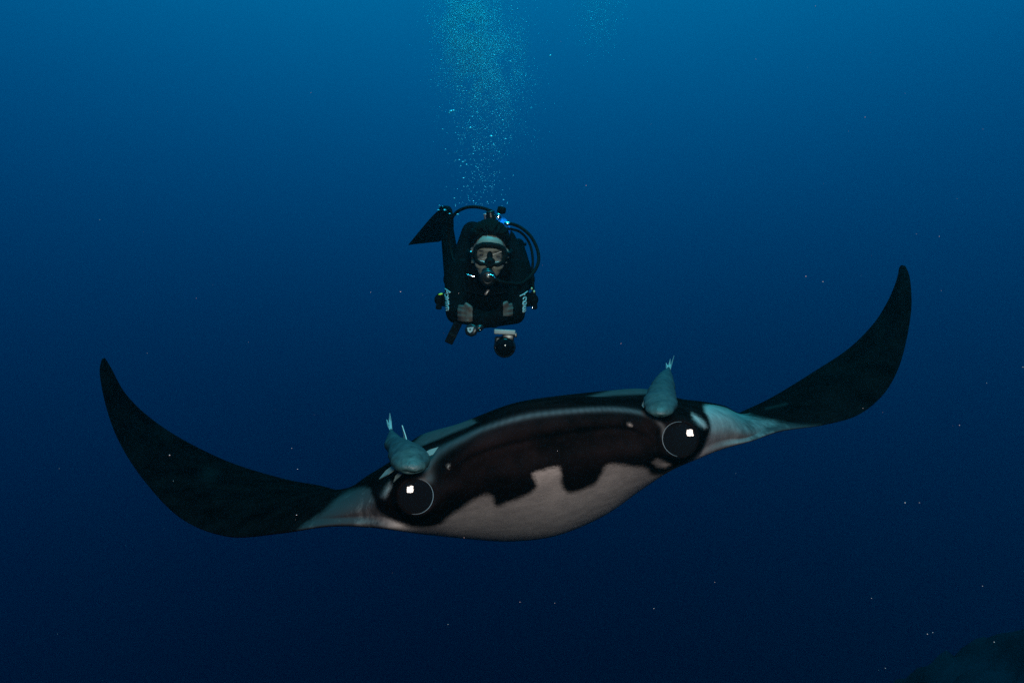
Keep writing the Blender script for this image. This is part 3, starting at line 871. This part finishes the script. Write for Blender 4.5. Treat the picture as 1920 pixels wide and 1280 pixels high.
# buoyancy vest
def build_vest():
    root = empty('buoyancy_vest', P(915, 520, 3.1))
    bm = bmesh.new()
    E = lambda c, r: ellipsoid(bm, P(*c), r)
    capsule(bm, P(886, 436, 3.17), P(862, 500, 3.12), .055, .05)
    capsule(bm, P(948, 448, 3.17), P(974, 500, 3.12), .050, .05)
    capsule(bm, P(890, 446, 3.2), P(940, 462, 3.2), .045, .045)
    E((916, 485, 3.22), (.13, .07, .12))
    # shoulder panels down the chest
    capsule(bm, P(868, 500, 2.99), P(874, 548, 2.945), .040, .036)
    capsule(bm, P(966, 500, 2.99), P(956, 548, 2.945), .040, .036)
    capsule(bm, P(868, 560, 2.98), P(826, 562, 3.00), .05, .030); capsule(bm, P(960, 560, 2.98), P(998, 562, 3.00), .05, .030)
    child(link('jacket', remeshed(bm, .006, 4), M_nylon), root)
    bm = bmesh.new(); box(bm, P(824, 565, 2.955), (.026, .03, .075), Matrix.Rotation(.12, 3, 'Y'), .006); from_bm('side_pocket', bm, M_nylon, root)
    bm = bmesh.new(); box(bm, P(1001, 563, 2.955), (.026, .03, .085), Matrix.Rotation(-.10, 3, 'Y'), .010); from_bm('side_pocket', bm, M_nylon, root)
    bm = bmesh.new(); ellipsoid(bm, P(826, 551.5, 2.935), (.011, .007, .0045), Matrix.Rotation(-.25, 3, 'Y'), 2); from_bm('dump_toggle', bm, M_yellow, root)
    for x, y, r in ((997, 541, .005), (1001.5, 546.5, .0055)):
        bm = bmesh.new(); ellipsoid(bm, P(x, y, 2.93), (r * .8, r, r * 1.2), None, 2); from_bm('dump_toggle', bm, mat('faded_yellow', (.42, .45, .22), .5), root)
    bm = bmesh.new(); box(bm, P(883, 517, 2.895), (.036, .006, .008), Matrix.Rotation(.22, 3, 'Y'), .002); from_bm('chest_buckle', bm, M_chrome, root)
    bm = bmesh.new(); box(bm, P(998.3, 576.5, 2.93), (.003, .004, .014), Matrix.Rotation(.25, 3, 'Y'), .001); from_bm('d_ring', bm, M_chrome, root)
    for (x0, x1) in ((868, 874), (962, 954)):
        tube('strap', [P(x0, 505, 2.925), P((x0 + x1) / 2, 530, 2.905), P(x1, 556, 2.89)], .018, M_nylon, root, 8, 5, .35)
    tube('chest_strap', [P(874, 545, 2.90), P(915, 552, 2.885), P(956, 545, 2.90)], .012, M_nylon, root, 8, 5, .5)
    bm = bmesh.new(); box(bm, P(913, 548, 2.868), (.012, .008, .030), Matrix.Rotation(.6, 3, 'Y'), .003); from_bm('strap_clip', bm, mat('clip_brown', (.10, .06, .05), .3), root)
    tag(root, 'black buoyancy vest with side pockets and yellow toggles on the diver\'s torso', 'vest')
build_vest()

# swim fins
def build_fin(label, le, re, th, cuff):
    root = empty('swim_fin', (P(*le[0]) + P(*re[0])) / 2)
    Lp = catmull(np.array([P(*p) for p in le]), 8); Rp = catmull(np.array([P(*p) for p in re]), 8)
    m = 14; n = len(Lp); vs = []; fs = []
    for i in range(n):
        w = Rp[i] - Lp[i]
        t = Lp[min(i + 1, n - 1)] - Lp[max(i - 1, 0)]
        nn = np.cross(w, t); nn /= max(np.linalg.norm(nn), 1e-9)
        for k in range(m + 1):
            u = k / m
            rib = th * (.35 + .9 * math.exp(-(u / .07) ** 2) + .9 * math.exp(-((1 - u) / .07) ** 2) + .3 * math.exp(-((u - .5) / .06) ** 2)) * (1.3 - i / n)
            for s in (1, -1): vs.append(Lp[i] + w * u + nn * rib * s)
    st = 2 * (m + 1)
    for i in range(n - 1):
        for k in range(m):
            a = i * st + 2 * k
            fs.append((a, a + 2, a + st + 2, a + st)); fs.append((a + 1, a + st + 1, a + st + 3, a + 3))
        for k in (0, m):
            a = i * st + 2 * k; fs.append((a, a + st, a + st + 1, a + 1))
    for i in (0, n - 1):
        for k in range(m):
            a = i * st + 2 * k; fs.append((a, a + 1, a + 3, a + 2))
    pydata('blade', vs, fs, M_rubber, root)
    bm = bmesh.new()
    for a, b, r0, r1 in cuff: capsule(bm, P(*a), P(*b), r0, r1)
    child(link('foot_pocket', remeshed(bm, .006, 3), M_rubber), root)
    tag(root, label, 'fin', 'the diver\'s swim fins')
build_fin('black swim fin fanned out to the left of the diver\'s shoulder',
    [(825, 392, 4.10), (811, 405, 4.12), (792, 427, 4.20), (766, 459, 4.34)],
    [(848, 396, 4.10), (850, 418, 4.12), (847, 438, 4.20), (822, 453, 4.34)], .008,
    [((834, 397, 4.12), (830, 415, 4.12), .037, .040), ((838, 396, 4.16), (834, 396, 4.10), .036, .034)])
build_fin('black swim fin half hidden behind the hoses right of the diver\'s head',
    [(961, 456, 4.32), (960, 454, 4.45), (960, 452, 4.6), (962, 452, 4.8)],
    [(984, 458, 4.32), (987, 458, 4.45), (987, 458, 4.6), (984, 458, 4.8)], .008,
    [((972, 458, 4.30), (972, 456, 4.40), .040, .034)])

# small camera hanging under the folded arms, gauge, and pouch
def build_camera():
    root = empty('camera_housing', P(946, 640, 2.68))
    bm = bmesh.new(); box(bm, P(946.5, 622.5, 2.68), (.088, .050, .020), Matrix.Rotation(.05, 3, 'Y'), .003); from_bm('tray', bm, M_white, root)
    bm = bmesh.new(); box(bm, P(953, 632, 2.69), (.050, .045, .03), Matrix.Rotation(.1, 3, 'Y'), .006); from_bm('mount', bm, M_plastic, root)
    bm = bmesh.new(); lathe(bm, P(946.5, 649, 2.72), (0, -1, -.06), [(-.03, .036), (-.02, .044), (.02, .0465), (.035, .0465), (.042, .043), (.050, .041)], 30)
    box(bm, P(934, 643, 2.70), (.03, .05, .055), None, .008)
    from_bm('housing', bm, M_plastic, root)
    bm = bmesh.new(); ellipsoid(bm, P(946.5, 649, 2.675), (.040, .022, .040), None, 4); from_bm('dome_port', bm, M_eye, root)
    bm = bmesh.new(); box(bm, P(967, 628, 2.69), (.012, .02, .02), None, .003); from_bm('latch', bm, M_plastic, root)
    tag(root, 'small black camera housing with round port and white tray below the folded arms', 'camera')
    root = empty('dive_gauge', P(886, 619, 2.70))
    bm = bmesh.new(); lathe(bm, P(884, 619, 2.70), (-.25, -1, .12), [(-.012, .024), (-.004, .028), (.008, .028), (.012, .024), (.013, .022)], 8); from_bm('casing', bm, M_plastic, root)
    bm = bmesh.new(); ellipsoid(bm, P(898, 615, 2.71), (.022, .018, .016), Matrix.Rotation(-.4, 3, 'Y')); from_bm('second_casing', bm, M_plastic, root)
    ax = Vector((-.25, -1, .12)).normalized(); c0 = Vector(P(884, 619, 2.70)) + ax * .0145
    sd = ax.cross(Vector((0, 0, 1))).normalized(); upv = sd.cross(ax)
    pts = [(.0145, .012), (-.0145, .009), (-.011, -.006), (-.001, -.014), (.009, -.006)]
    pin = [(.004, .005), (-.006, .003), (.000, -.003)]
    bm = bmesh.new()
    vo = [bm.verts.new(c0 - sd * x + upv * y) for x, y in pts]; bm.faces.new(vo)
    r = bmesh.ops.extrude_face_region(bm, geom=bm.faces[:]); bmesh.ops.translate(bm, verts=[v for v in r['geom'] if isinstance(v, bmesh.types.BMVert)], vec=ax * .001)
    dial = from_bm('dial', bm, M_print, root, smooth=False)
    bm = bmesh.new(); vo = [bm.verts.new(c0 + ax * .0018 - sd * x + upv * y) for x, y in pin]; bm.faces.new(vo)
    r = bmesh.ops.extrude_face_region(bm, geom=bm.faces[:]); bmesh.ops.translate(bm, verts=[v for v in r['geom'] if isinstance(v, bmesh.types.BMVert)], vec=ax * .001)
    from_bm('dial_mark', bm, M_plastic, root, smooth=False)
    bm = bmesh.new(); ellipsoid(bm, P(899.5, 618.5, 2.682), .0018, None, 2); from_bm('screw', bm, M_chrome, root)
    tag(root, 'small black gauge with white dial hanging below the folded arms', 'gauge')
    root = empty('dive_pouch', P(851, 618, 2.76))
    rot = Matrix.Rotation(.45, 3, 'Y')
    bm = bmesh.new(); box(bm, P(850, 624, 2.78), (.036, .022, .100), rot, .005); from_bm('sleeve', bm, M_nylon, root)
    bm = bmesh.new(); box(bm, P(848, 628, 2.767), (.038, .004, .012), rot, .001); from_bm('strap', bm, M_rubber, root)
    tag(root, 'narrow black pouch hanging at a slant below the diver\'s elbow', 'pouch')
build_camera()

# ------------------------------------------------------------------ bubbles
def ico(sub):
    bm = bmesh.new(); bmesh.ops.create_icosphere(bm, subdivisions=sub, radius=1.0)
    v = np.array([x.co[:] for x in bm.verts]); f = np.array([[w.index for w in x.verts] for x in bm.faces]); bm.free()
    return v, f
def swarm(name, pos, rad, sub, m, label):
    v, f = ico(sub)
    k = len(pos)
    s = np.stack([rad * (1 + .3 * rng.random(k)), rad * (1 + .3 * rng.random(k)), rad * (.6 + .4 * rng.random(k))], 1)
    VV = (pos[:, None, :] + v[None] * s[:, None, :]).reshape(-1, 3)
    FF = (f[None] + (np.arange(k) * len(v))[:, None, None]).reshape(-1, 3)
    me = bpy.data.meshes.new(name)
    me.vertices.add(len(VV)); me.vertices.foreach_set('co', VV.ravel())
    me.loops.add(len(FF) * 3); me.loops.foreach_set('vertex_index', FF.ravel().astype(np.int32))
    me.polygons.add(len(FF)); me.polygons.foreach_set('loop_start', (np.arange(len(FF)) * 3).astype(np.int32))
    me.update(calc_edges=True); me.validate()
    me.polygons.foreach_set('use_smooth', [True] * len(me.polygons))
    o = link(name, me, m)
    tag(o, label, None, None, 'stuff')
    return o
def column(n, xs, widths, ys, d0, dd, bias=1.0):
    """random points in a rising, widening plume: (x, width) as functions of photo height"""
    t = rng.random(n) ** bias                              # 0 top .. 1 bottom
    y = ys[0] + (ys[1] - ys[0]) * t
    cx_ = np.interp(y, xs[0], xs[1]); w = np.interp(y, widths[0], widths[1])
    x = cx_ + rng.normal(size=n) * w
    d = d0 + rng.normal(size=n) * dd
    return np.stack([(x - 960) / F * d, d, -(y - 640) / F * d], 1)
pos1 = column(2600, ([-700, 0, 200, 390], [905, 908, 905, 898]), ([-700, 0, 200, 390], [52, 42, 34, 22]), (-700, 392), 3.25, .10, 1.0)
swarm('bubble_plume', pos1, rng.uniform(.0010, .0024, len(pos1)) * np.where(rng.random(len(pos1)) < .12, 1.7, 1.0), 1, M_fine, 'fine teal air bubbles rising in a plume above the diver')
# thick upper part of the plume
g = 130000
lobe = rng.random(g)
yy = np.where(lobe < .50, rng.normal(60, 58, g), np.where(lobe < .68, rng.normal(-30, 60, g), np.where(lobe < .95, rng.normal(120, 75, g), rng.normal(-260, 150, g))))
xx = np.where(lobe < .50, 880 + rng.normal(size=g) * 30, np.where(lobe < .68, 862 + rng.normal(size=g) * 26, np.where(lobe < .95, 925 + rng.normal(size=g) * 38, 890 + rng.normal(size=g) * 60)))
dd_ = 3.9 + np.abs(rng.normal(size=g)) * .85 - .45
keep = np.array([0.5 + 1.2 * noise.noise(Vector((a / 26, b / 34, c * 2.2))) for a, b, c in zip(xx, yy, dd_)]) > rng.random(g)
keep &= (yy < 300)
pos2 = np.stack([(xx - 960) / F * dd_, dd_, -(yy - 640) / F * dd_], 1)[keep][:70000]
swarm('bubble_cloud', pos2, rng.uniform(.0008, .0017, len(pos2)), 1, M_fine, 'dense cloud of tiny teal bubbles at the top centre')
g = 8000
yy = rng.uniform(-600, 90, g) ; yy = np.where(rng.random(g) < .5, rng.normal(10, 45, g), yy)
xx = 1122 + rng.normal(size=g) * (22 + .04 * np.clip(60 - yy, 0, 500)); d6 = 6.0 + rng.normal(size=g) * .2
pos3 = np.stack([(xx - 960) / F * d6, d6, -(yy - 640) / F * d6], 1)
swarm('bubble_cloud', pos3, rng.uniform(.0010, .0022, len(pos3)), 1, M_fine, 'faint distant cloud of bubbles right of the main plume')

def single_bubbles():
    spec = [(846, 209, 6), (843, 212, 4), (850, 208, 4), (882, 240, 4), (866, 163, 3.5), (858, 163, 3), (872, 165, 3), (868, 171, 2.5), (921, 256, 4.5), (948, 261, 4), (935, 260, 2.5), (926, 272, 3.5), (936, 285, 3), (888, 276, 3.5), (885, 219, 2.5), (957, 116, 3.5), (1032, 105, 4), (935, 41, 3), (876, 19, 3.5), (865, 12, 3), (960, 20, 2.5), (959, 12, 2.5), (869, 118, 3), (830, 243, 2.5), (868, 304, 3.5), (861, 300, 2.5), (875, 309, 3), (869, 334, 3), (985, 144, 3), (891, 183, 2.5), (894, 211, 2.5), (943, 226, 3), (905, 276, 2.5), (915, 271, 2), (887, 289, 2.5), (870, 254, 2), (866, 261, 2), (864, 311, 2), (926, 328, 2), (905, 340, 2), (944, 375, 3), (852, 372, 2.5), (843, 401, 3.5), (824, 386, 3.5), (822, 394, 3.5), (834, 394, 4), (858, 402, 3), (830, 387, 2.5), (965, 136, 2.5), (970, 62, 2.5), (845, 60, 3), (905, 75, 3), (890, 95, 3), (850, 100, 2.5), (935, 95, 2.5), (858, 120, 2.5)]
    v, f = ico(3)
    me = bpy.data.meshes.new('bubble')
    vv = v.copy(); vv[:, 2] = np.where(vv[:, 2] < 0, vv[:, 2] * .45, vv[:, 2] * .75)   # flattened cap
    me.from_pydata([tuple(x) for x in vv], [], [tuple(int(i) for i in x) for x in f]); me.update()
    me.polygons.foreach_set('use_smooth', [True] * len(me.polygons)); me.materials.append(M_big)
    for i, (x, y, r) in enumerate(spec):
        d = 3.15 + 0.1 * math.sin(i * 2.7)
        if y > 380 and x < 850: d = 4.06
        o = bpy.data.objects.new('bubble', me); col.objects.link(o)
        o.location = P(x, y, d)
        k = r * .62 * d / F
        o.scale = (k * random.uniform(.9, 1.4), k, k * random.uniform(.7, 1.0))
        o.rotation_euler = (random.uniform(-.3, .3), random.uniform(-.3, .3), 0)
        if d > 4: tag(o, 'bright tiny bubble beside the raised swim fin', 'bubble', 'bubbles at the raised fin')
        else: tag(o, 'small silvery air bubble rising in the plume above the diver', 'bubble', 'larger bubbles in the plume')
single_bubbles()

# drifting specks in the water, caught by the strobe
def snow():
    fixed = [(318, 853, 2.4), (1511, 518, 2), (1543, 528, 2), (187, 412, 1.6), (583, 174, 1.4), (751, 547, 1.8), (695, 548, 1.4), (1099, 348, 1.6), (1622, 220, 1.5), (1761, 443, 1.5), (1529, 12, 1.5), (1739, 1188, 1.6), (1749, 1185, 1.6), (1842, 1098, 1.6), (1864, 1203, 2), (1697, 942, 2), (1724, 942, 1.6), (1799, 797, 1.5), (1918, 688, 2), (1850, 718, 1.4), (556, 965, 1.8), (547, 840, 1.3), (558, 879, 1.4), (325, 901, 1.2), (1618, 765, 1.2), (1634, 1121, 1.4), (860, 550, 1), (1226, 1140, 1.2), (975, 1128, 1.2), (840, 1170, 1.2), (1040, 1130, 1), (276, 662, 1), (1660, 1252, 1.3), (1045, 845, 1), (1765, 545, 1)]
    pts = []; rad = []
    for x, y, r in fixed:
        d = random.uniform(1.15, 1.5); pts.append(P(x, y, d)); rad.append(r * .52 * d / F)
    for _ in range(420):
        d = random.uniform(1.0, 4.5); x = random.uniform(-700, 2600); y = random.uniform(-500, 1800)
        pts.append(P(x, y, d)); rad.append(random.uniform(.25, .55) * d ** .5 / F)
    swarm('marine_snow', np.array(pts), np.array(rad), 1, M_snow, 'tiny pinkish specks drifting in the water all around')
snow()

# ------------------------------------------------------------------ the water's own veil
def build_haze():
    m = bpy.data.materials.new('sea_water'); m.use_nodes = True
    nt = m.node_tree; nt.nodes.clear()
    pv = nt.nodes.new('ShaderNodeVolumePrincipled')
    pv.inputs['Color'].default_value = (0.0, 0.025, 0.036, 1)
    pv.inputs['Absorption Color'].default_value = (0.0, 0.95, 1.0, 1)
    pv.inputs['Density'].default_value = 0.12
    pv.inputs['Anisotropy'].default_value = 0.6
    o_ = nt.nodes.new('ShaderNodeOutputMaterial')
    nt.links.new(pv.outputs[0], o_.inputs['Volume'])
    bm = bmesh.new(); box(bm, (0.5, 3.0, 0.2), (16, 16, 12))
    o = from_bm('haze', bm, m, None, smooth=False)
    tag(o, 'clear blue sea water veiling the far things', None, None, 'stuff')
build_haze()
